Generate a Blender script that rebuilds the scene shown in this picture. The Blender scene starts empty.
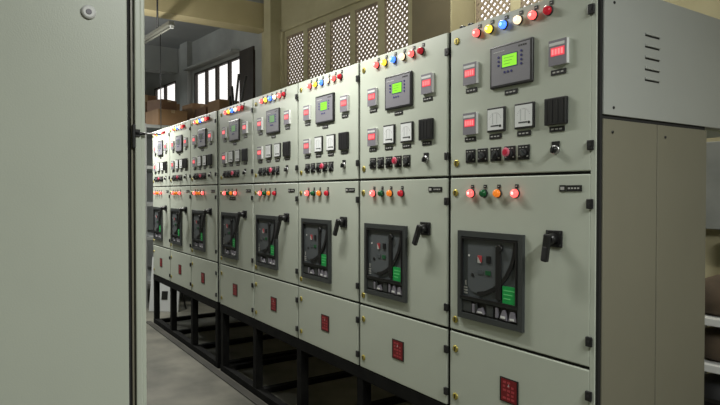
import bpy, bmesh, math, random
from mathutils import Vector, Matrix
R = math.radians
random.seed(7)
S = bpy.context.scene
COL = S.collection

# ------------------------------------------------------------------ camera
CX, CY, CZ = 1.3487, -1.9555, 1.6987
cd = bpy.data.cameras.new('camera'); cam = bpy.data.objects.new('camera', cd); COL.objects.link(cam)
cam.location = (CX, CY, CZ)
cam.rotation_euler = (R(90 - 0.94), 0, R(56.404))
cd.sensor_width = 36; cd.lens = 582.6 / 720 * 36
cd.clip_start = 0.05; cd.clip_end = 200
S.camera = cam

# ------------------------------------------------------------------ exposure, world, lamps
S.view_settings.view_transform = 'Standard'
S.view_settings.look = 'None'
S.view_settings.exposure = 0.0
S.view_settings.gamma = 1
S.view_settings.use_curve_mapping = False
W = bpy.data.worlds.new('overcast_sky'); S.world = W; W.use_nodes = True
bg = W.node_tree.nodes['Background']
bg.inputs[0].default_value = (1.0, 0.93, 0.90, 1); bg.inputs[1].default_value = 1.6

def tube_light(name, loc, power, rz=0, length=1.2, col=(1.0, 0.985, 0.92), up=0.35):
    # a bare tube under a narrow batten: most of the light goes down, the rest up to the ceiling
    for k, f in ((0, 1.0), (1, up)):
        if f <= 0: continue
        l = bpy.data.lights.new(name, 'AREA'); l.shape = 'RECTANGLE'
        l.size = length; l.size_y = 0.10; l.energy = power * f; l.color = col
        o = bpy.data.objects.new(name, l); o.location = loc; o.rotation_euler = (math.pi * k, 0, rz)
        COL.objects.link(o)
tube_light('aisle_tube_light', (-1.9, -0.62, 3.08), 44, 0, 1.2, (1.0, 0.99, 0.93), 0.45)
tube_light('aisle_tube_light', (-6.2, -0.50, 3.02), 80)
tube_light('unseen_hall_light', (1.9, -0.75, 3.15), 92, R(90), 1.2, (0.98, 1.0, 0.95), 0.3)
tube_light('unseen_hall_light', (-2.0, 0.95, 4.4), 62, 0, 1.2, (1.0, 0.97, 0.85), 0.8)  # unseen light added to brighten the back wall and the column side
tube_light('far_bay_fill_light', (-9.0, -1.6, 3.8), 72, 0, 1.2, (0.96, 1.0, 1.0), 1.0)  # unseen light added to brighten the far bay and its ceiling

# ------------------------------------------------------------------ materials
def mat(name, col, rough=0.5, metal=0.0, emit=None, es=1.0, spec=0.5):
    m = bpy.data.materials.new(name); m.use_nodes = True
    b = m.node_tree.nodes['Principled BSDF']
    b.inputs['Base Color'].default_value = (*col, 1); b.inputs['Roughness'].default_value = rough
    b.inputs['Metallic'].default_value = metal; b.inputs['Specular IOR Level'].default_value = spec
    if emit:
        b.inputs['Emission Color'].default_value = (*emit, 1); b.inputs['Emission Strength'].default_value = es
    return m

def noisy(name, c1, c2, scale, rough=0.8, bump=0.0, detail=6, metal=0, stops=(0.35, 0.68), vec=None):
    m = mat(name, c1, rough, metal); nt = m.node_tree; N = nt.nodes; L = nt.links; b = N['Principled BSDF']
    tc = N.new('ShaderNodeTexCoord'); mp = N.new('ShaderNodeMapping'); L.new(tc.outputs['Object'], mp.inputs[0])
    if vec: mp.inputs['Scale'].default_value = vec
    n = N.new('ShaderNodeTexNoise'); n.inputs['Scale'].default_value = scale; n.inputs['Detail'].default_value = detail
    L.new(mp.outputs[0], n.inputs['Vector'])
    r = N.new('ShaderNodeValToRGB'); e = r.color_ramp.elements
    e[0].position, e[1].position = stops; e[0].color = (*c1, 1); e[1].color = (*c2, 1)
    L.new(n.outputs[0], r.inputs[0]); L.new(r.outputs[0], b.inputs['Base Color'])
    if bump:
        k = N.new('ShaderNodeBump'); k.inputs['Strength'].default_value = bump; k.inputs['Distance'].default_value = 0.01
        L.new(n.outputs[0], k.inputs['Height']); L.new(k.outputs[0], b.inputs['Normal'])
    return m

M = {}
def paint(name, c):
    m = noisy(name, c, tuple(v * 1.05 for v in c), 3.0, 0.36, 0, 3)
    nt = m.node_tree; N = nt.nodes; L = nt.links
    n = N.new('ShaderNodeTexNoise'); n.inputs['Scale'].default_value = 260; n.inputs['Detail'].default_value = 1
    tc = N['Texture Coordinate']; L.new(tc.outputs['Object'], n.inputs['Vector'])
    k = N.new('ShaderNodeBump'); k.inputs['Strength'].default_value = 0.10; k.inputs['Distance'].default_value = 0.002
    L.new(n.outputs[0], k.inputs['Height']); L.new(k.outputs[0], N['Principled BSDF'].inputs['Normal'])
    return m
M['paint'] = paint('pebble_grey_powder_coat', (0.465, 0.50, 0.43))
M['side_olive'] = paint('dark_olive_grey_side', (0.180, 0.172, 0.130))  # darker, browner colour than the cabinet fronts
M['paint_cool_lit'] = paint('cool_lit_side_grey', (0.33, 0.345, 0.325))  # cool light on the upper side panel put into its colour
M['gasket_shade'] = mat('black_gasket_and_gap_shade', (0.012, 0.012, 0.012), 0.8)
M['black'] = mat('black_plastic', (0.012, 0.012, 0.013), 0.38)
M['blackm'] = mat('matt_black_plastic', (0.018, 0.018, 0.02), 0.6)
M['bezel'] = mat('charcoal_bezel_plastic', (0.040, 0.045, 0.045), 0.5)
M['face'] = mat('breaker_grey_face', (0.088, 0.098, 0.105), 0.5)
M['face2'] = mat('breaker_dark_face', (0.070, 0.080, 0.086), 0.5)
M['ctrl'] = mat('controller_grey_face', (0.20, 0.195, 0.22), 0.5)
M['lcd'] = mat('green_lcd_screen', (0.1, 0.3, 0.02), 0.4, emit=(0.26, 0.75, 0.01), es=0.9)
M['lcdtxt'] = mat('dark_lcd_text', (0.02, 0.12, 0.01), 0.5, emit=(0.10, 0.40, 0.01), es=0.6)
M['lcd_dim'] = mat('faint_green_lcd', (0.10, 0.22, 0.08), 0.4, emit=(0.12, 0.40, 0.08), es=0.35)
M['lcd_faded'] = mat('grey_lcd', (0.14, 0.17, 0.14), 0.3)  # far screens: fading with the viewing angle put into the colour
M['bluekey'] = mat('dark_blue_key', (0.02, 0.02, 0.16), 0.4)
M['white'] = mat('white_dial', (0.72, 0.74, 0.74), 0.45)
M['white2'] = mat('white_housing_plastic', (0.66, 0.67, 0.66), 0.4)
M['mgrey'] = mat('grey_meter_face', (0.20, 0.19, 0.22), 0.5)
M['mgrey2'] = mat('pale_grey_print', (0.50, 0.52, 0.52), 0.5)
M['redled'] = mat('red_led_window', (0.30, 0.02, 0.03), 0.4, emit=(0.85, 0.07, 0.10), es=0.8)
M['reddig'] = mat('red_led_digits', (0.8, 0.1, 0.1), 0.4, emit=(1.0, 0.22, 0.22), es=1.1)
M['brass'] = mat('brass_lock', (0.52, 0.43, 0.10), 0.35, 0.7)
M['steel'] = mat('bright_steel', (0.45, 0.45, 0.45), 0.35, 0.9)
M['red_sign'] = mat('dark_red_enamel', (0.17, 0.008, 0.012), 0.45)
M['red_mark'] = mat('light_red_lettering', (0.42, 0.05, 0.06), 0.5)
M['redbtn'] = mat('red_button', (0.60, 0.02, 0.06), 0.35)
M['pinkring'] = mat('pink_button_collar', (0.72, 0.16, 0.24), 0.4)
M['green_label'] = mat('green_label', (0.01, 0.33, 0.07), 0.45)
M['green_dark'] = mat('dark_green_button', (0.01, 0.09, 0.03), 0.45)
M['green_mark'] = mat('pale_green_print', (0.12, 0.62, 0.2), 0.5)
M['text'] = mat('white_engraving', (0.42, 0.42, 0.40), 0.5)
M['stand'] = noisy('black_painted_steel', (0.004, 0.004, 0.004), (0.010, 0.010, 0.009), 9, 0.8)
M['stand'].node_tree.nodes['Principled BSDF'].inputs['Specular IOR Level'].default_value = 0.12
def lamp(name, col, em, s): M[name] = mat(name, col, 0.25, emit=em, es=s)
lamp('lit_red_lens', (0.6, 0.03, 0.03), (1.0, 0.10, 0.09), 2.2)
lamp('dim_red_lens', (0.35, 0.01, 0.02), (0.40, 0.008, 0.02), 0.5)
lamp('lit_yellow_lens', (0.7, 0.5, 0.03), (1.0, 0.62, 0.05), 1.8)
lamp('lit_blue_lens', (0.03, 0.08, 0.7), (0.05, 0.16, 1.0), 2.8)
lamp('lit_cream_lens', (0.7, 0.55, 0.4), (1.0, 0.72, 0.45), 1.5)
lamp('hot_core_red', (1, 0.5, 0.5), (1.0, 0.38, 0.34), 2.0)
lamp('hot_core_blue', (0.4, 0.7, 1), (0.20, 0.50, 1.0), 2.2)
lamp('hot_core_yellow', (1, 0.9, 0.4), (1.0, 0.90, 0.35), 1.8)
lamp('hot_core_cream', (1, 0.9, 0.8), (1.0, 0.92, 0.78), 1.8)
lamp('orange_lens', (0.55, 0.16, 0.02), (0.7, 0.17, 0.015), 0.7)
lamp('green_lens', (0.01, 0.10, 0.03), (0.0, 0.03, 0.01), 0.2)
M['wall'] = noisy('olive_distemper_wall', (0.36, 0.325, 0.20), (0.43, 0.39, 0.25), 2.2, 0.85, 0.15)
M['wall_shaded'] = noisy('shaded_distemper_wall', (0.075, 0.062, 0.036), (0.10, 0.082, 0.046), 2.0, 0.85, 0.15)
M['wall_grey'] = noisy('grey_whitewash_wall', (0.27, 0.28, 0.27), (0.36, 0.37, 0.36), 1.6, 0.85, 0.1)
M['ceil_grey'] = noisy('grey_ceiling', (0.27, 0.28, 0.28), (0.33, 0.34, 0.34), 1.2, 0.9)
M['beam'] = noisy('ochre_beam_paint', (0.44, 0.37, 0.205), (0.50, 0.425, 0.245), 1.5, 0.8, 0.1)
M['jali'] = noisy('brown_lattice_concrete', (0.22, 0.175, 0.125), (0.28, 0.225, 0.16), 6, 0.8)
M['winframe'] = noisy('dark_brown_window_timber', (0.025, 0.018, 0.014), (0.04, 0.03, 0.022), 5, 0.6)
M['carton'] = noisy('brown_cardboard', (0.20, 0.115, 0.055), (0.27, 0.16, 0.08), 3, 0.8)
M['carton2'] = noisy('dark_brown_cardboard', (0.13, 0.068, 0.035), (0.17, 0.09, 0.05), 3, 0.8)
M['bundle'] = noisy('dark_brown_cloth', (0.05, 0.036, 0.024), (0.10, 0.07, 0.045), 8, 0.9)
M['tape'] = mat('carton_tape', (0.30, 0.21, 0.12), 0.35)
M['lampgrey'] = mat('dusty_grey_lamp_enamel', (0.16, 0.16, 0.135), 0.5)
M['rack'] = noisy('grey_rack_steel', (0.20, 0.21, 0.20), (0.27, 0.28, 0.27), 4, 0.5)
M['floorm'] = noisy('stained_concrete_floor', (0.080, 0.079, 0.062), (0.19, 0.182, 0.145), 2.6, 0.62, 0.08, 9, stops=(0.3, 0.7))
M['plinth'] = noisy('grey_brown_kerb', (0.028, 0.026, 0.020), (0.05, 0.046, 0.036), 3, 0.6)
# thin clear window glass
def glass():
    m = bpy.data.materials.new('window_glass'); m.use_nodes = True; nt = m.node_tree; N = nt.nodes; L = nt.links
    N.remove(N['Principled BSDF']); t = N.new('ShaderNodeBsdfTransparent'); g = N.new('ShaderNodeBsdfGlossy'); x = N.new('ShaderNodeMixShader')
    t.inputs[0].default_value = (0.93, 0.95, 0.95, 1); g.inputs['Roughness'].default_value = 0.05; x.inputs[0].default_value = 0.07
    L.new(t.outputs[0], x.inputs[1]); L.new(g.outputs[0], x.inputs[2]); L.new(x.outputs[0], N['Material Output'].inputs[0]); return m
M['glass'] = glass()

# ------------------------------------------------------------------ mesh helpers
class MB:
    def __init__(s): s.bm = bmesh.new(); s.mats = []
    def mi(s, m):
        if m not in s.mats: s.mats.append(m)
        return s.mats.index(m)
    def _fin(s, faces, m, smooth=False):
        i = s.mi(m)
        for f in faces: f.material_index = i; f.smooth = smooth
    def box(s, x0, x1, y0, y1, z0, z1, m, bev=0.0, mtx=None):
        r = bmesh.ops.create_cube(s.bm, size=1.0); vs = r['verts']
        sx, sy, sz = abs(x1 - x0), abs(y1 - y0), abs(z1 - z0)
        bmesh.ops.scale(s.bm, vec=(sx, sy, sz), verts=vs)
        bmesh.ops.translate(s.bm, vec=((x0 + x1) / 2, (y0 + y1) / 2, (z0 + z1) / 2), verts=vs)
        fs = list({f for v in vs for f in v.link_faces})
        s._fin(fs, m)
        if bev:
            es = list({e for v in vs for e in v.link_edges})
            rb = bmesh.ops.bevel(s.bm, geom=es, offset=bev, segments=2, profile=0.5, affect='EDGES')
            vs = list({v for f in rb['faces'] for v in f.verts} | {v for v in vs if v.is_valid})
            s._fin([f for f in rb['faces']], m)
        if mtx is not None: bmesh.ops.transform(s.bm, matrix=mtx, verts=vs)
        return vs
    def lathe(s, prof, m, c=(0, 0, 0), seg=18, axis='y', mtx=None):
        # prof: list of (distance out of the face, radius); out of the face is -Y
        rings = []
        for h, r in prof:
            ring = []
            for k in range(seg):
                a = 2 * math.pi * k / seg; u, v = r * math.cos(a), r * math.sin(a)
                if axis == 'y': p = (c[0] + u, c[1] - h, c[2] + v)
                elif axis == 'z': p = (c[0] + u, c[1] + v, c[2] + h)
                else: p = (c[0] + h, c[1] + u, c[2] + v)
                ring.append(s.bm.verts.new(p))
            rings.append(ring)
        fs = []
        for a, b in zip(rings, rings[1:]):
            for k in range(seg): fs.append(s.bm.faces.new((a[k], a[(k + 1) % seg], b[(k + 1) % seg], b[k])))
        s._fin(fs, m, True)
        caps = [s.bm.faces.new(rings[0]), s.bm.faces.new(rings[-1])]; s._fin(caps, m)
        if mtx is not None: bmesh.ops.transform(s.bm, matrix=mtx, verts=[v for r in rings for v in r])
    def bar(s, p, q, r, m, seg=8):
        p, q = Vector(p), Vector(q); d = q - p
        mt = Matrix.Translation(p) @ d.to_track_quat('Z', 'Y').to_matrix().to_4x4()
        s.lathe([(0, r), (d.length, r)], m, seg=seg, axis='z', mtx=mt)
    def flatbar(s, p, q, w, t, m, y):
        # bar lying in the x-z plane from p=(x,z) to q=(x,z), width w, between y-t and y
        dx, dz = q[0] - p[0], q[1] - p[1]; l = math.hypot(dx, dz); nx, nz = -dz / l * w / 2, dx / l * w / 2
        cs = [(p[0] + nx, p[1] + nz), (p[0] - nx, p[1] - nz), (q[0] - nx, q[1] - nz), (q[0] + nx, q[1] + nz)]
        s.prism(cs, y - t, y, m)
    def prism(s, pts, y0, y1, m):
        a = [s.bm.verts.new((x, y0, z)) for x, z in pts]; b = [s.bm.verts.new((x, y1, z)) for x, z in pts]
        n = len(pts); fs = [s.bm.faces.new(a), s.bm.faces.new(b[::-1])]
        for k in range(n): fs.append(s.bm.faces.new((a[k], b[k], b[(k + 1) % n], a[(k + 1) % n])))
        s._fin(fs, m)
    def mesh(s, name, dy=1.0):
        if dy != 1.0: bmesh.ops.scale(s.bm, vec=(1, dy, 1), verts=s.bm.verts[:])
        bmesh.ops.recalc_face_normals(s.bm, faces=s.bm.faces[:])
        me = bpy.data.meshes.new(name); s.bm.to_mesh(me); s.bm.free()
        for k in s.mats: me.materials.append(M[k])
        return me
    def build(s, name, parent=None, loc=(0, 0, 0), rot=(0, 0, 0)):
        return put(s.mesh(name), name, parent, loc, rot)

def put(me, name, parent=None, loc=(0, 0, 0), rot=(0, 0, 0)):
    o = bpy.data.objects.new(name, me); COL.objects.link(o)
    o.location = loc; o.rotation_euler = rot
    if parent is not None: o.parent = parent
    return o
def thing(name, label, cat, loc=(0, 0, 0), rz=0, group=None):
    o = bpy.data.objects.new(name, None); COL.objects.link(o); o.empty_display_size = 0.1
    o.location = loc; o.rotation_euler = (0, 0, rz); o['label'] = label; o['category'] = cat
    if group: o['group'] = group
    return o
def tag(o, label, cat, group=None):
    o['label'] = label; o['category'] = cat
    if group: o['group'] = group
    return o
def struct(o): o['kind'] = 'structure'; return o
def copy_tree(o, kids, parent=None):
    c = o.copy(); COL.objects.link(c)
    if parent is not None: c.parent = parent
    for ch in kids.get(o, []): copy_tree(ch, kids, c)
    return c
def kid_map():
    k = {}
    for o in COL.objects:
        if o.parent: k.setdefault(o.parent, []).append(o)
    return k

# ------------------------------------------------------------------ room shell
# frame of the long back wall: local x = -t (t runs away from the camera), local y = out of the room
YW = R(56.404 + 39.2)
av = Vector((-math.sin(YW), math.cos(YW), 0)); bv = Vector((av.y, -av.x, 0))
WO = Vector((CX, CY, 0)) + bv * 4.5; WR = math.atan2(-av.y, -av.x)
def wbuild(mb, name, parent=None): return mb.build(name, parent, (WO.x, WO.y, 0) if parent is None else (0, 0, 0), (0, 0, WR) if parent is None else (0, 0, 0))

m = MB(); m.box(-15, 6.5, -6.5, 5.5, -0.2, 0, 'floorm'); struct(m.build('floor'))
HC = 5.2
# near-bay back wall with a recessed field for the lattice vents
m = MB()
TH = 0.11
J = [(-3.74, -3.33), (-3.22, -2.82), (-5.09, -4.695), (-5.635, -5.21), (-6.16, -5.735), (-6.68, -6.26), (-7.215, -6.785)]
ZB, ZT = 3.24, 3.95
m.box(-7.9, 5.6, 0, TH, 0, ZB, 'wall')
m.box(-7.9, 5.6, 0, TH, 4.03, HC + 0.2, 'wall')
m.box(-7.9, -7.315, 0, TH, ZB, 4.03, 'wall'); m.box(-4.62, -3.75, 0, TH, ZB, 4.03, 'wall'); m.box(-2.72, 5.6, 0, TH, ZB, 4.03, 'wall')
wall = struct(wbuild(m, 'wall_back'))
# recessed strips between the vents
m = MB()
xs = sorted(J)
def piers(a0, a1, js):
    x = a0
    for j in js:
        m.box(x, j[0], 0.018, 0.06, ZB, 4.03, 'wall'); x = j[1]
    m.box(x, a1, 0.018, 0.06, ZB, 4.03, 'wall')
    for j in js: m.box(j[0], j[1], 0.018, 0.06, ZT, 4.03, 'wall')
piers(-7.315, -4.62, xs[:5]); piers(-3.75, -2.72, xs[5:])
struct(wbuild(m, 'wall_vent_piers'))
# moulding around the recessed field
m = MB()
m.box(-7.36, -7.27, -0.02, 0.02, ZB, 4.07, 'wall'); m.box(-7.36, -4.58, -0.02, 0.02, 4.03, 4.085, 'wall'); m.box(-4.65, -4.585, -0.02, 0.02, ZB, 4.07, 'wall')
struct(wbuild(m, 'trim_1'))

def lattice(x0, x1, z0, z1):
    mb = MB(); st = 0.0735; w = 0.0205; y = 0.032; t = 0.012
    def clip(px, pz, dx, dz):
        ts = []
        lo, hi = -9, 9
        for p, d, a, b in ((px, dx, x0, x1), (pz, dz, z0, z1)):
            t1, t2 = (a - p) / d, (b - p) / d
            lo = max(lo, min(t1, t2)); hi = min(hi, max(t1, t2))
        return (lo, hi) if hi - lo > 0.01 else None
    n = int((x1 - x0 + z1 - z0) / st) + 2
    for k in range(-n, n):
        c = clip(x0 + k * st, z0, 1, 1)
        if c: mb.flatbar((x0 + k * st + c[0], z0 + c[0]), (x0 + k * st + c[1], z0 + c[1]), w, t, 'jali', y)
        c = clip(x0 + k * st, z0, -1, 1)
        if c: mb.flatbar((x0 + k * st - c[0], z0 + c[0]), (x0 + k * st - c[1], z0 + c[1]), w, t, 'jali', y + 0.001)
    mb.box(x0, x1, y - 0.02, y + 0.01, z0, z0 + 0.02, 'jali'); mb.box(x0, x1, y - 0.02, y + 0.01, z1 - 0.02, z1, 'jali')
    mb.box(x0, x0 + 0.008, y - 0.012, y + 0.006, z0, z1, 'jali'); mb.box(x1 - 0.008, x1, y - 0.012, y + 0.006, z0, z1, 'jali')
    return mb
for k, j in enumerate(xs, 1): struct(wbuild(lattice(j[0], j[1], ZB, ZT), 'window_%d' % k))

# columns of the back wall
m = MB(); m.box(-7.52, -7.335, -0.18, 0.0, 0, HC, 'wall'); struct(wbuild(m, 'wall_column_1'))
m = MB(); m.box(-4.275, -3.75, -0.33, 0.0, 0, HC, 'wall_shaded'); m.box(-3.76, -3.745, -0.33, 0, 0, HC, 'wall'); struct(wbuild(m, 'wall_column_2'))  # front face has its shade put into the colour, near side stays plain wall

# far bay: back wall with its glazed windows
m = MB(); G = 'wall_grey'; TF = 0.08
WZ0, WZ1 = 2.9, 3.93
m.box(-15.6, -7.9, 0, TF, 0, WZ0, G); m.box(-15.6, -7.9, 0, TF, WZ1, 4.9, G)
m.box(-15.6, -12.5, 0, TF, WZ0, WZ1, G); m.box(-11.3, -10.42, 0, TF, WZ0, WZ1, G); m.box(-8.1, -7.9, 0, TF, WZ0, WZ1, G)
struct(wbuild(m, 'wall_back_far'))
def window(n, x0, x1, panes, z0=WZ0, z1=WZ1):
    r = MB(); f = 0.045
    r.box(x0, x1, 0.0, 0.05, z1 - 0.03, z1, 'winframe'); r.box(x0, x1, 0.0, 0.05, z0, z0 + f, 'winframe')
    x = x0
    for a, b in panes: r.box(x, a, 0.0, 0.05, z0, z1, 'winframe'); x = b
    r.box(x, x1, 0.0, 0.05, z0, z1, 'winframe')
    w = struct(wbuild(r, 'window_%d' % n))
    for a, b in panes:
        g = MB(); g.box(a - 0.01, b + 0.01, 0.022, 0.028, z0, z1, 'glass'); wbuild(g, 'pane', w)
window(8, -10.42, -8.1, [(-10.38, -9.95), (-9.895, -9.53), (-9.455, -9.05), (-8.99, -8.61)])
window(9, -12.5, -11.3, [(-12.45, -11.95), (-11.88, -11.35)])
m = MB(); m.box(-10.56, -8.6, -0.16, 0, 3.985, 4.02, G); struct(wbuild(m, 'trim_2'))
m = MB(); m.box(-10.85, -10.5, -0.10, 0, 0, 4.53, G); struct(wbuild(m, 'wall_column_3'))
m = MB(); m.box(-8.57, -8.12, -0.03, 0, 2.4, 3.99, 'winframe'); struct(wbuild(m, 'trim_3'))

# beams and ceilings
m = MB(); m.box(-7.05, -6.75, -6.5, 1.9, 4.155, HC, 'beam'); struct(m.build('ceiling_beam'))
m = MB(); m.box(-10.45, -10.2, -6.5, 1.42, 4.06, 4.6, G); struct(m.build('ceiling_beam_far'))
m = MB(); m.box(-15.5, -7.7, -8.5, .08, 4.53, 4.7, 'ceil_grey'); struct(wbuild(m, 'ceiling_far'))
m = MB(); m.box(-8.0, 6.5, -9.2, .25, HC, HC + 0.2, 'ceil_grey'); struct(wbuild(m, 'ceiling'))
# the other sides of the hall
m = MB(); m.box(-14.2, 6.5, -6.7, -6.5, 0, HC, 'wall'); struct(m.build('wall_front'))
m = MB(); m.box(5.4, 5.6, -6.5, 2.9, 0, HC, 'wall'); struct(m.build('wall_right'))
m = MB(); m.box(-14.2, -14.0, -6.5, 1.02, 0, 4.7, G); struct(m.build('wall_left'))

# ------------------------------------------------------------------ the generator control cabinets
ZF = 0.641                       # top of the steel stand, base of the cabinets
GROUP = 'control cabinets in the long row on the steel stand'
def z(v): return v - ZF

def m_lamp(lens, core):
    b = MB()
    b.lathe([(0, .0205), (.005, .0205), (.007, .018)], 'blackm', seg=20)
    b.lathe([(.006, .0178), (.016, .0178), (.023, .0145), (.027, .009)], lens, seg=20)
    if core: b.lathe([(.0265, .0078), (.0295, .0055), (.0305, .002)], core, seg=14)
    return b.mesh('indicator_lamp')
LAMPS = {'red': m_lamp('lit_red_lens', 'hot_core_red'), 'yellow': m_lamp('lit_yellow_lens', 'hot_core_yellow'),
         'blue': m_lamp('lit_blue_lens', 'hot_core_blue'), 'cream': m_lamp('lit_cream_lens', 'hot_core_cream'),
         'dim': m_lamp('dim_red_lens', None), 'orange': m_lamp('orange_lens', None), 'green': m_lamp('green_lens', None)}
def m_tag(w, h, n=3):
    b = MB(); b.box(-w / 2, w / 2, -.003, 0, -h / 2, h / 2, 'black')
    u = w * 0.8 / n
    for k in range(n): b.box(-w * .4 + k * u + u * .1, -w * .4 + k * u + u * .75, -.0035, -.002, -h * .13, h * .13, 'text')
    return b.mesh('nameplate')
TAG, TAGS, LTAG = m_tag(.072, .021), m_tag(.07, .024, 4), m_tag(.018, .016, 1)
b = MB(); b.lathe([(0, .017), (.004, .017), (.006, .013)], 'brass', seg=18); b.box(-.0025, .0025, -.0075, -.005, -.010, .010, 'black'); LOCK = b.mesh('door_lock')
b = MB(); b.box(-.013, .013, -.012, 0, -.019, .019, 'black', .003); b.lathe([(.011, .005), (.014, .005)], 'blackm', seg=10); HINGE = b.mesh('hinge')
# digital meter with a red display
b = MB()
b.box(-.040, .047, -.022, 0, -.050, .050, 'white2', .002)
b.box(-.0405, .044, -.0235, -.02, -.0505, .0505, 'mgrey')
b.box(-.037, .036, -.0245, -.022, .028, .040, 'white2')
b.box(-.029, .036, -.0250, -.022, -.014, .020, 'redled')
for k in range(4):
    x = -.024 + k * .0145
    b.box(x, x + .009, -.0262, -.0245, -.008, .014, 'reddig')
METER = b.mesh('digital_meter', .65)
# analogue meter
b = MB()
b.box(-.050, .054, -.014, 0, -.054, .054, 'black', .002)
b.box(-.046, .046, -.0155, -.013, -.046, .046, 'white')
for k in range(13):
    a = R(150 - k * 10); c, s_ = math.cos(a), math.sin(a)
    b.flatbar((.0 + .045 * c * .8, -.018 + .05 * s_ * .9), (.0 + .051 * c * .8, -.018 + .056 * s_ * .9), .0014, .0004, 'mgrey', -.0155)
b.box(-.026, .022, -.0163, -.015, -.031, -.025, 'bezel')
b.box(-.018, -.012, -.0160, -.015, -.020, .030, 'mgrey2')
b.box(.008, .012, -.0160, -.015, -.020, .024, 'mgrey2')
b.lathe([(.015, .006), (.0175, .006)], 'black', (.030, 0, -.030), 12)
ANALOG = b.mesh('analog_meter', .7)
# protection relay
b = MB()
b.box(-.048, .056, -.030, 0, -.054, .054, 'black', .003)
for k in range(4): b.box(-.045 + k * .026, -.033 + k * .026, -.032, -.028, -.045, .045, 'black')
RELAY = b.mesh('relay', .55)
# controller
def m_ctrl(lcd, txt):
    b = MB()
    b.box(-.1195, .1195, -.022, 0, -.093, .093, 'black', .005)
    b.box(-.108, .108, -.0235, -.02, -.082, .082, 'ctrl', .001)
    b.box(-.048, .042, -.0245, -.022, -.012, .048, 'bluekey')
    b.box(-.044, .038, -.0255, -.023, -.008, .044, lcd)
    for k in range(3): b.box(-.034, .022 - k * .01, -.0262, -.025, .030 - k * .013, .032 - k * .013, txt)
    for zz in (.040, .022, .004): b.lathe([(.022, .0058), (.027, .005)], 'bluekey', (-.066, 0, zz), 12)
    for zz in (.046, .028, .010, -.008): b.lathe([(.022, .0058), (.027, .005)], 'bluekey', (.062, 0, zz), 12)
    for xx in (-.030, -.012, .008): b.lathe([(.022, .0058), (.027, .005)], 'bluekey', (xx, 0, -.030), 12)
    for k in range(4): b.box(.046 + k * .012, .055 + k * .012, -.0245, -.022, .066, .073, 'black')
    for k in range(6): b.box(-.095 + k * .011, -.087 + k * .011, -.0245, -.022, .063, .066, 'white2')
    return b.mesh('genset_controller', .6)
CTRL = m_ctrl('lcd', 'lcdtxt'); CTRL_DIM = m_ctrl('lcd_dim', 'ctrl'); CTRL_FADED = m_ctrl('lcd_faded', 'ctrl')

# push button / selector block
def m_button(kind):
    b = MB(); b.box(-.031, .031, -.004, 0, -.0315, .0315, 'black', .001)
    b.lathe([(.004, .017), (.012, .017), (.014, .014)], 'blackm', (0, 0, -.004), 16)
    if kind == 0: b.flatbar((-.010, -.016), (.010, .008), .007, .010, 'bezel', -.013)
    if kind == 1: b.flatbar((.011, -.014), (-.009, .008), .007, .010, 'bezel', -.013)
    if kind == 2: b.flatbar((0, -.017), (0, .010), .007, .010, 'bezel', -.013)
    for k in range(3): b.box(-.024 + k * .017, -.014 + k * .017, -.005, -.003, .019, .023, 'text')
    b.box(-.026, -.018, -.005, -.003, -.018, -.014, 'text'); b.box(.017, .025, -.005, -.003, -.020, -.014, 'text')
    return b.mesh('push_button')
BTN = [m_button(k) for k in range(3)]
b = MB(); b.lathe([(0, .011), (.012, .011), (.014, .019), (.019, .020), (.022, .017)], 'pinkring', seg=22); b.lathe([(.0215, .0125), (.025, .011)], 'redbtn', seg=18); ESTOP = b.mesh('stop_button')
b = MB(); b.box(-.019, .019, -.003, 0, .012, .034, 'black'); b.lathe([(0, .019), (.008, .019), (.010, .014)], 'steel', seg=18)
b.lathe([(.010, .013), (.022, .012)], 'black', seg=16); b.flatbar((-.006, -.012), (.006, .012), .009, .009, 'black', -.016); SELECT = b.mesh('selector_switch')
# danger notice
b = MB(); b.box(-.052, .052, -.003, 0, -.054, .054, 'black'); b.box(-.044, .044, -.0038, -.002, -.049, .049, 'red_sign')
for r_ in range(5):
    for c_ in range(3):
        if (r_ * 3 + c_) % 7 == 2: continue
        b.box(-.033 + c_ * .024, -.016 + c_ * .024 - (r_ % 2) * .004, -.0044, -.0035, .030 - r_ * .0175, .039 - r_ * .0175, 'red_mark')
b.prism([(-.006, .018), (.004, .018), (-.001, .030)], -.0046, -.0035, 'text')
SIGN = b.mesh('danger_notice')
# breaker: surround, face, lower strip
def bx_frame(b, x0, x1, z0, z1, w, y0, y1, m_):
    b.box(x0, x1, y0, y1, z1 - w, z1, m_); b.box(x0, x1, y0, y1, z0, z0 + w, m_)
    b.box(x0, x0 + w, y0, y1, z0 + w, z1 - w, m_); b.box(x1 - w, x1, y0, y1, z0 + w, z1 - w, m_)
b = MB()
bx_frame(b, .076, .473, z(1.104), z(1.520), .026, -.016, 0, 'bezel')
b.box(.094, .449, -.016, 0, z(1.195), z(1.210), 'bezel')
b.box(.094, .449, -.003, 0, z(1.128), z(1.197), 'black')
bx_frame(b, .100, .443, z(1.205), z(1.490), .008, -.019, -.012, 'black')
BEZEL = b.mesh('breaker_surround')
b = MB()
b.box(.104, .446, -.005, 0, z(1.208), z(1.494), 'face2')
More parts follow.
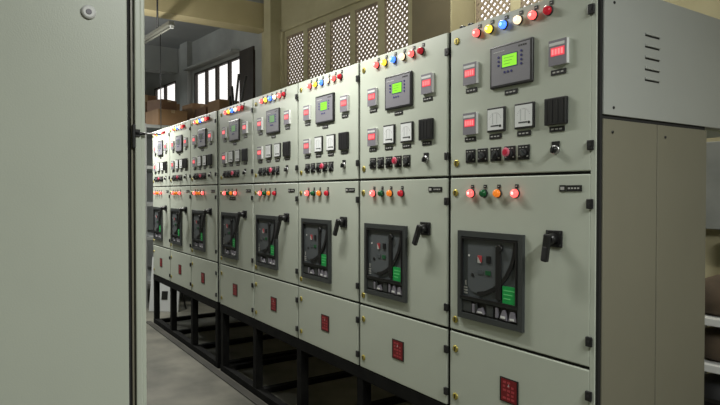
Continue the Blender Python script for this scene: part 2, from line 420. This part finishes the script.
# D-shaped raised body left of the curved edge
arc = [(.205, 1.232), (.25, 1.240), (.30, 1.262), (.345, 1.293), (.38, 1.332), (.408, 1.38), (.424, 1.43), (.430, 1.482)]
b.prism([(.140, z(1.482)), (.140, z(1.26)), (.165, z(1.238))] + [(x, z(v)) for x, v in arc], -.009, -.004, 'face')
for p_, q_ in zip(arc, arc[1:]): b.flatbar((p_[0], z(p_[1])), (q_[0] + .001, z(q_[1]) + .001), .019, .005, 'black', -.008)
b.box(.318, .350, -.016, -.004, z(1.222), z(1.465), 'black', .003)
b.lathe([(.012, .017), (.024, .016)], 'black', (.345, 0, z(1.452)), 14)
b.box(.206, .230, -.013, -.008, z(1.380), z(1.410), 'red_mark'); b.prism([(.207, z(1.376)), (.228, z(1.376)), (.207, z(1.405))], -.0137, -.012, 'text')
b.box(.262, .285, -.014, -.008, z(1.380), z(1.412), 'black'); b.box(.206, .236, -.012, -.008, z(1.325), z(1.345), 'face2')
b.box(.255, .285, -.013, -.008, z(1.325), z(1.345), 'green_dark'); b.lathe([(.008, .010), (.012, .009)], 'black', (.172, 0, z(1.316)), 12)
b.lathe([(.008, .005), (.011, .005)], 'white2', (.148, 0, z(1.405)), 10)
b.lathe([(.004, .016), (.007, .016)], 'mgrey', (.390, 0, z(1.422)), 14); b.box(.368, .408, -.0082, -.006, z(1.418), z(1.426), 'white2')
for k in range(3): b.box(.110, .134, -.006, -.004, z(1.222 + k * .013), z(1.229 + k * .013), 'text')
b.box(.118, .126, -.006, -.004, z(1.262), z(1.285), 'text')
b.box(.358, .438, -.012, -.004, z(1.212), z(1.288), 'green_label')
for k in range(3): b.box(.365, .428 - k * .012, -.0127, -.0115, z(1.268 - k * .018), z(1.273 - k * .018), 'green_mark')
FACE = b.mesh('breaker_face')
b = MB()
b.box(.100, .165, -.010, -.002, z(1.138), z(1.190), 'bezel', .002); b.box(.260, .300, -.010, -.002, z(1.138), z(1.190), 'bezel', .002)
b.box(.172, .188, -.014, -.002, z(1.140), z(1.180), 'mgrey', .002); b.box(.194, .202, -.014, -.002, z(1.145), z(1.185), 'bezel')
b.prism([(.200, z(1.142)), (.248, z(1.142)), (.236, z(1.172)), (.214, z(1.165))], -.016, -.002, 'mgrey'); b.box(.212, .240, -.018, -.012, z(1.146), z(1.153), 'white2')
b.box(.318, .330, -.014, -.002, z(1.142), z(1.186), 'mgrey')
b.prism([(.345, z(1.142)), (.385, z(1.138)), (.372, z(1.186)), (.360, z(1.180))], -.015, -.002, 'mgrey'); b.box(.352, .378, -.017, -.012, z(1.146), z(1.156), 'white2')
b.prism([(.395, z(1.138)), (.438, z(1.142)), (.425, z(1.182)), (.405, z(1.180))], -.015, -.002, 'mgrey'); b.box(.404, .428, -.017, -.012, z(1.144), z(1.153), 'white2')
STRIP = b.mesh('breaker_terminals')
# pistol-grip rotary handle
def m_handle(tilt, ln=0, dy=.78):
    b = MB()
    b.box(-.040, .040, -.009, 0, -.034, .034, 'black', .003)
    for sx in (-.031, .031):
        for sz in (-.025, .025): b.lathe([(.008, .004), (.011, .004)], 'bezel', (sx, 0, sz), 8)
    b.lathe([(.008, .024), (.03, .022), (.052, .020)], 'black', (0, 0, 0), 18)
    b.box(-.015, .015, -.072, -.046, -.092 - ln, .020, 'black', .006, Matrix.Rotation(R(tilt), 4, 'Y'))
    b.box(-.011, .011, -.074, -.05, -.088 - ln, -.03, 'blackm', .004, Matrix.Rotation(R(tilt), 4, 'Y'))
    return b.mesh('rotary_handle', dy)
HANDLE = m_handle(8); HANDLE2 = m_handle(24); HANDLE3 = m_handle(27, .085, .95)


def make_cabinet():
    t = thing('control_cabinet', 'tmp', 'electrical cabinet', (-0.8, 0, ZF), 0, GROUP)
    b = MB()
    b.box(.004, .796, .020, .78, 0, z(1.985), 'paint'); b.box(.004, .796, .020, 1.25, z(1.985), z(2.493), 'paint', .004)
    b.build('body', t)
    b = MB(); b.box(.006, .794, .010, .0205, .004, z(2.488), 'gasket_shade'); b.build('door_gap_shade', t)  # black sheet behind the doors, shade of the gaps put in as colour
    def door(nm, z0, z1):
        b = MB(); b.box(.008, .786, -.002, .016, z(z0), z(z1), 'paint', .004)
        return b.build(nm, t)
    def at(me, nm, par, x, zz, y=-.002): return put(me, nm, par, (x, y, z(zz)))
    # upper instrument door
    d = door('instrument_door', 1.783, 2.489)
    for v in (2.430, 1.842): at(LOCK, 'door_lock', d, .052, v)
    for v in (2.392, 1.880): at(HINGE, 'hinge', d, .789, v)
    for x, c in zip((.192, .270, .354, .436, .516, .592), ('red', 'yellow', 'blue', 'cream', 'red', 'dim')):
        at(LAMPS[c], 'indicator_lamp', d, x, 2.437); at(LTAG, 'nameplate', d, x + .012, 2.467)
    at(METER, 'digital_meter', d, .150, 2.256); at(TAG, 'nameplate', d, .152, 2.180)
    at(METER, 'digital_meter', d, .642, 2.258); at(TAG, 'nameplate', d, .640, 2.182)
    at(CTRL, 'controller', d, .398, 2.256); at(TAG, 'nameplate', d, .394, 2.138)
    at(METER, 'digital_meter', d, .150, 2.023); at(TAG, 'nameplate', d, .146, 1.952)
    at(ANALOG, 'analog_meter', d, .310, 2.026); at(TAG, 'nameplate', d, .304, 1.952)
    at(ANALOG, 'analog_meter', d, .470, 2.026); at(TAG, 'nameplate', d, .466, 1.952)
    at(RELAY, 'protection_relay', d, .630, 2.026); at(TAG, 'nameplate', d, .634, 1.955)
    for k, x in enumerate((.148, .225, .306, .389, .466)): at(BTN[(0, 1, 0, 2, 1)[k]], 'push_button', d, x, 1.872)
    at(ESTOP, 'stop_button', d, .386, 1.876, -.010)
    at(SELECT, 'selector_switch', d, .628, 1.872)
    # breaker door
    d = door('breaker_door', 1.033, 1.771)
    for v in (1.699, 1.083): at(LOCK, 'door_lock', d, .046, v)
    for v in (1.657, 1.132): at(HINGE, 'hinge', d, .788, v)
    for x, c in zip((.157, .238, .322, .424), ('red', 'green', 'orange', 'red')):
        at(LAMPS[c], 'indicator_lamp', d, x, 1.697); at(LTAG, 'nameplate', d, x + .004, 1.728)
    at(TAGS, 'nameplate', d, .715, 1.717); b = MB(); b.box(-.014, .014, -.003, 0, -.013, .013, 'black'); b.box(-.009, .009, -.0035, -.002, -.006, .006, 'text'); put(b.mesh('nameplate'), 'nameplate', d, (.662, -.002, z(1.717)))
    put(BEZEL, 'breaker_surround', d, (0, -.002, 0)); put(FACE, 'circuit_breaker', d, (0, -.002, 0)); put(STRIP, 'breaker_terminals', d, (0, -.002, 0))
    at(HANDLE, 'rotary_handle', d, .624, 1.514)
    # cable chamber door
    d = door('cable_chamber_door', .645, 1.020)
    for v in (.940, .707): at(LOCK, 'door_lock', d, .048, v)
    for v in (.924, .715): at(HINGE, 'hinge', d, .788, v)
    at(SIGN, 'danger_notice', d, .389, .829)
    return t
cab = make_cabinet()
KM = kid_map()
XL = [-0.797, -1.6, -2.4, -3.2, -4.005, -4.885, -5.68, -6.475]
LAB = ['grey control cabinet at the near right end of the row, its louvred side exposed',
       'second grey control cabinet from the near right end of the row',
       'third grey control cabinet from the near right end of the row',
       'fourth grey control cabinet from the near right end of the row',
       'fifth grey control cabinet, just before the wide dark joint, extra nameplate under its lower lamps',
       'sixth grey control cabinet, just beyond the wide dark joint in the row',
       'seventh grey control cabinet, last but one at the far end',
       'narrow looking grey control cabinet at the far left end of the row']
cabs = []
for k, x in enumerate(XL):
    c = cab if k == 0 else copy_tree(cab, KM)
    c.location = (x, 0, ZF); c['label'] = LAB[k]; cabs.append(c)
# changes on single cabinets
KM = kid_map()
def door_of(c, nm): return [o for o in KM[c] if o.name.split('.')[0] == nm][0]
for k, c in enumerate(cabs):
    if k in (1, 2, 3, 4, 5, 6, 7):
        L_ = [o for o in KM[door_of(c, 'breaker_door')] if o.name.startswith('indicator_lamp')]
        L_.sort(key=lambda o: o.location.x); L_[3].data = LAMPS['red' if k in (4, 5, 6, 7) else 'dim']
        if k >= 5: L_[1].data = LAMPS['orange']
        if k >= 3:
            for o in KM[door_of(c, 'instrument_door')]:
                if o.name.startswith('controller'): o.data = CTRL_DIM if k < 5 else CTRL_FADED
        for o in KM[door_of(c, 'breaker_door')]:
            if o.name.startswith('rotary_handle'): o.data = HANDLE2 if k < 3 else HANDLE3
put(TAGS, 'nameplate', door_of(cabs[4], 'breaker_door'), (.30, -.002, z(1.650)))
put(TAGS, 'nameplate', door_of(cabs[4], 'breaker_door'), (.37, -.002, z(1.650)))
# extra parts of the near end cabinet
c = cabs[0]
b = MB(); b.box(.786, .8085, -.001, .020, 0, z(2.490), 'paint', .002); b.build('edge_trim', c)
b = MB(); b.box(.796, .8215, .004, .78, 0.002, z(2.488), 'gasket_shade'); b.build('side_gasket', c)
b = MB(); b.box(.8215, .830, .015, 1.25, z(1.994), z(2.490), 'paint_cool_lit', .002)
b.box(.790, .8215, .78, 1.249, z(1.994), z(2.488), 'paint_cool_lit')
up = b.build('upper_side_panel', c)
for v in (2.331, 2.286, 2.240, 2.195, 2.153):
    b = MB()
    b.box(.830, .8365, .283, .388, z(v) - .001, z(v) + .008, 'paint_cool_lit', .002); b.box(.829, .8312, .285, .386, z(v) - .006, z(v), 'gasket_shade'); b.build('louvre', up)
def screw(par, y, zz): 
    b = MB(); b.lathe([(0, .006), (.003, .005)], 'black', (.830, y, z(zz)), 10, axis='x'); b.build('screw', par)
for y, v in ((.075, 2.42), (.075, 2.023), (1.15, 2.42), (1.15, 2.023)): screw(up, y, v)
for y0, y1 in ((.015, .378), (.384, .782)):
    b = MB(); b.box(.8215, .829, y0, y1, .003, z(1.978), 'side_olive', .002); lo = b.build('lower_side_panel', c)
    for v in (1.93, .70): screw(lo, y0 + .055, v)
for x in (.055, .110):
    b = MB(); b.lathe([(0, .012), (.006, .012)], 'black', axis='z', seg=12); b.lathe([(.006, .017), (.012, .017), (.016, .010)], 'black', axis='z', seg=12)
    b.build('lifting_bolt', c, (x, .035, z(2.493)))

# ------------------------------------------------------------------ steel stand in two skids
def stand(x0, x1, posts, label):
    t = thing('steel_stand', label, 'stand', ((x0 + x1) / 2, 0, 0)); ox = (x0 + x1) / 2
    D = 1.2; w = .065
    def rail(nm, a, b_, y0, y1, z0, z1, m_='stand'):
        q = MB(); q.box(a - ox, b_ - ox, y0, y1, z0, z1, m_, .003); q.build(nm, t)
    for nm, z0, z1 in (('bottom_rail', 0, .06), ('top_rail', ZF - .075, ZF)):
        rail(nm, x0, x1, .0, w, z0, z1); rail(nm, x0, x1, D - w, D, z0, z1)
    for p in posts:
        rail('post', p - w / 2, p + w / 2, 0.002, w, .06, ZF - .075); rail('post', p - w / 2, p + w / 2, D - w, D, .06, ZF - .075)
        rail('cross_rail', p - w / 2, p + w / 2, w, D - w, .0, .045)
        rail('cross_rail', p - w / 2, p + w / 2, w, D - w, ZF - .06, ZF)
    return t
stand(-4.01, .03, [-.01, -.80, -1.60, -2.4, -3.2, -3.97], 'black steel frame stand under the five nearer cabinets')
stand(-6.48, -4.08, [-4.12, -4.885, -5.68, -6.445], 'black steel frame stand under the three farther cabinets')
m = MB(); m.box(-6.55, .4, -.085, -.02, 0, .015, 'plinth', .003); struct(m.build('trim_4'))

# ------------------------------------------------------------------ cabinet across the aisle (close, left of the picture)
t = thing('opposite_cabinet', 'large plain grey cabinet side close to the camera at the left of the aisle', 'electrical cabinet', (-.6, -2.0, 0))
b = MB(); b.box(-.40, .385, -.75, .366, .08, 2.75, 'paint'); b.build('body', t)
b = MB(); b.box(.380, .392, -.76, .3825, .08, 2.75, 'gasket_shade'); b.build('side_gasket', t)
b = MB(); b.box(.385, .400, -.76, .371, .085, 2.745, 'paint', .003); b.build('side_panel', t)
b = MB(); b.box(-.40, .400, .3885, .404, .08, 2.75, 'paint', .003); b.box(.385, .397, .3795, .384, .08, 2.75, 'side_olive'); b.build('front_frame', t)
b = MB(); b.box(-.39, .39, .404, .416, .1, 2.73, 'paint', .003); dr = b.build('front_door', t)
b = MB(); b.box(-.38, .38, -.73, .40, 0, .08, 'stand'); b.build('plinth', t)
b = MB(); b.box(.396, .406, .381, .389, 1.812, 1.872, 'black', .002)
b.prism([(.398, 1.842), (.404, 1.842), (.404, 1.860), (.398, 1.860)], .388, .40, 'black'); 
b.bar((.402, .388, 1.850), (.402, .452, 1.8515), .0026, 'steel'); b.bar((.402, .388, 1.850), (.402, .412, 1.8495), .0042, 'black'); b.build('latch', t)
b = MB(); b.lathe([(0, .017), (.004, .017), (.007, .012)], 'white2', axis='x', seg=20); b.lathe([(.007, .007), (.009, .006)], 'mgrey', axis='x', seg=14); b.build('bolt_cap', t, (.400, .282, 2.137))

# ------------------------------------------------------------------ hanging tube lamp (switched off) and cable
t = thing('tube_lamp', 'unlit fluorescent tube lamp hanging from the ceiling by a thin rod', 'lamp', (-6.62, .09, 3.80), R(5))
b = MB(); b.prism([(-.045, 0), (.045, 0), (.03, .055), (-.03, .055)], -.55, .55, 'lampgrey'); b.build('batten', t, (0, 0, 0), (0, 0, R(90)))
b = MB(); b.bar((-.55, 0, -.02), (.55, 0, -.02), .014, 'lampgrey', 12); b.box(-.57, -.545, -.02, .02, -.04, .0, 'white2'); b.box(.545, .57, -.02, .02, -.04, 0, 'white2'); b.build('tube', t)
b = MB(); b.bar((.05, 0, .05), (.05, 0, HC - 3.80), .012, 'black'); b.build('rod', t)
b = MB(); b.bar((-6.45, .10, 3.88), (-6.45, .10, 2.50), .006, 'black'); tag(b.build('hanging_cable'), 'thin dark cable hanging down below the tube lamp', 'cable')

# ------------------------------------------------------------------ rack of cartons beyond the far end of the row
t = thing('storage_rack', 'grey steel storage rack beyond the far end of the row, loaded with cartons', 'rack', (-8.4, .55, 0))
for x in (-.85, .85):
    for y in (-.4, .4):
        b = MB(); b.box(x - .025, x + .025, y - .025, y + .025, 0, 2.72, 'rack'); b.build('post', t)
for v in (.35, 1.0, 1.5, 2.05, 2.66):
    b = MB(); b.box(-.87, .87, -.42, .42, v, v + .05, 'rack', .004); b.build('shelf', t)
def carton(x, y, z0, sx, sy, sz, rz, mt, label):
    t = thing('cardboard_box', label, 'box', (x, y, z0), R(rz))
    b = MB(); b.box(-sx / 2, sx / 2, -sy / 2, sy / 2, 0, sz, mt, .006); b.build('box_body', t)
    b = MB(); b.box(-sx / 2 - .002, sx / 2 + .002, -.03, .03, sz * .8, sz + .002, 'tape'); b.build('tape', t)
carton(-7.88, .56, 2.721, .50, .46, .24, 8, 'carton', 'light brown carton on the top rack shelf, just above the farthest cabinets')
carton(-8.55, .78, 2.721, .50, .26, .44, -4, 'carton', 'plain brown carton on the rack, behind the one nearest the cabinets')
carton(-8.72, .36, 2.721, .60, .34, .56, 5, 'carton2', 'tall dark brown carton at the left behind the others on the rack')
carton(-7.90, .50, 2.963, .36, .28, .16, 22, 'carton2', 'small dark carton lying on top of the light brown one')
# shelf under the far windows
t = thing('storage_shelf', 'dark shelf against the wall below the far windows, cluttered with cartons', 'shelf', (-8.1, 1.33, 0), R(5.6))
for x in (-.8, .8):
    for y in (-.2, .2):
        b = MB(); b.box(x - .02, x + .02, y - .02, y + .02, 0, 2.8, 'rack'); b.build('post', t)
for v in (.5, 1.2, 2.0, 2.75):
    b = MB(); b.box(-.82, .82, -.22, .22, v, v + .04, 'rack', .003); b.build('shelf_board', t)
for k, (x, sx, sz, mt, lb) in enumerate(((-8.62, .44, .42, 'carton', 'light brown carton below the leftmost far window pane'), (-8.10, .42, .30, 'carton2', 'dark brown carton below the middle of the far windows'), (-7.60, .42, .36, 'carton', 'brown carton at the right below the far windows'))):
    carton(x, 1.33 + (x + 8.1) * .098, 2.792, sx, .34, sz, 5.6, mt, lb)
b = MB(); b.box(-.22, .35, -.08, .08, -.04, 0, 'rack'); b.box(-.2, -.16, -.04, .04, -2.66, -.04, 'rack'); b.box(.28, .32, -.04, .04, -2.66, -.04, 'rack')
tag(b.build('trestle', None, (-6.85, 1.25, 2.66)), 'tall grey trestle holding the steel offcuts before the far windows', 'stand')
b = MB()
for k, (x0, x1, z1) in enumerate(((0, .22, .75), (.08, -.10, .62), (.14, .40, .70), (-.05, -.28, .5))):
    b.bar((x0, 0, .02), (x1, .02 * k, z1), .018, 'black')
tag(b.build('metal_offcuts', None, (-6.85, 1.25, 2.662)), 'dark steel offcuts leaning upright in front of the far windows', 'scrap metal')

# ------------------------------------------------------------------ panel leaning behind the far end of the stand
t = thing('cover_panel', 'white sheet metal cover with a dark square cutout standing behind the far stand end', 'panel', (-7.12, .32, 0), R(50))
b = MB(); b.box(-.24, .20, -.01, .01, .0, .78, 'mgrey2', .003); b.build('sheet', t, (0, 0, 0), (R(-9), 0, 0))
b = MB(); b.box(-.06, .03, -.016, -.008, .17, .29, 'black'); b.build('cutout', t, (0, 0, 0), (R(-9), 0, 0))
b = MB(); b.bar((.14, .0, .70), (.22, .22, 0), .012, 'black'); b.build('prop', t)

# ------------------------------------------------------------------ rack and goods at the right, behind the side of the row
def wp(tt, off): v = Vector((CX, CY, 0)) + bv * off + av * tt; return v
p = wp(1.15, 4.1)
t = thing('goods_rack', 'pale steel shelving behind the exposed side of the near cabinet', 'shelf', (p.x, p.y, 0), WR)
for x in (-.45, .6):
    for y in (-.25, .25):
        b = MB(); b.box(x - .02, x + .02, y - .02, y + .02, 0, 1.0, 'rack'); b.build('post', t)
for v in (.25, .62, .90):
    b = MB(); b.box(-.47, .62, -.27, .27, v, v + .045, 'white2', .003); b.build('shelf_board', t)
def sack(x, off, z0, rx, ry, rz_, mt, label, name='sack', cat='sack'):
    p = wp(x, off); b = MB()
    b.lathe([(0, rx * .7), (rz_ * .12, rx * .98), (rz_ * .5, rx), (rz_ * .85, rx * .75), (rz_, rx * .25)], mt, seg=20, axis='z')
    o = b.build(name, None, (p.x, p.y, z0)); o.scale = (1, ry / rx, 1); tag(o, label, cat)
sack(1.37, 4.05, .946, .17, .17, .24, 'bundle', 'dark rounded bundle on the top shelf at the right edge')
sack(1.37, 4.05, .666, .16, .16, .20, 'bundle', 'brown rounded bundle on the middle shelf at the right edge')
sack(1.37, 4.05, .296, .16, .16, .28, 'blackm', 'black bundle on the lowest shelf at the right edge')
p = wp(1.42, 4.3); b = MB(); b.box(-.03, .03, -.03, .03, 0, .50, 'blackm', .006); tag(b.build('upright_tin', None, (p.x, p.y, .946), (0, 0, WR)), 'slim black upright box standing behind the dark bundle', 'box')
p = wp(1.05, 4.42); b = MB(); b.box(-.7, .9, -.03, .03, 1.45, 2.05, 'rack', .004); struct(b.build('trim_5', None, (p.x, p.y, 0), (0, 0, WR)))
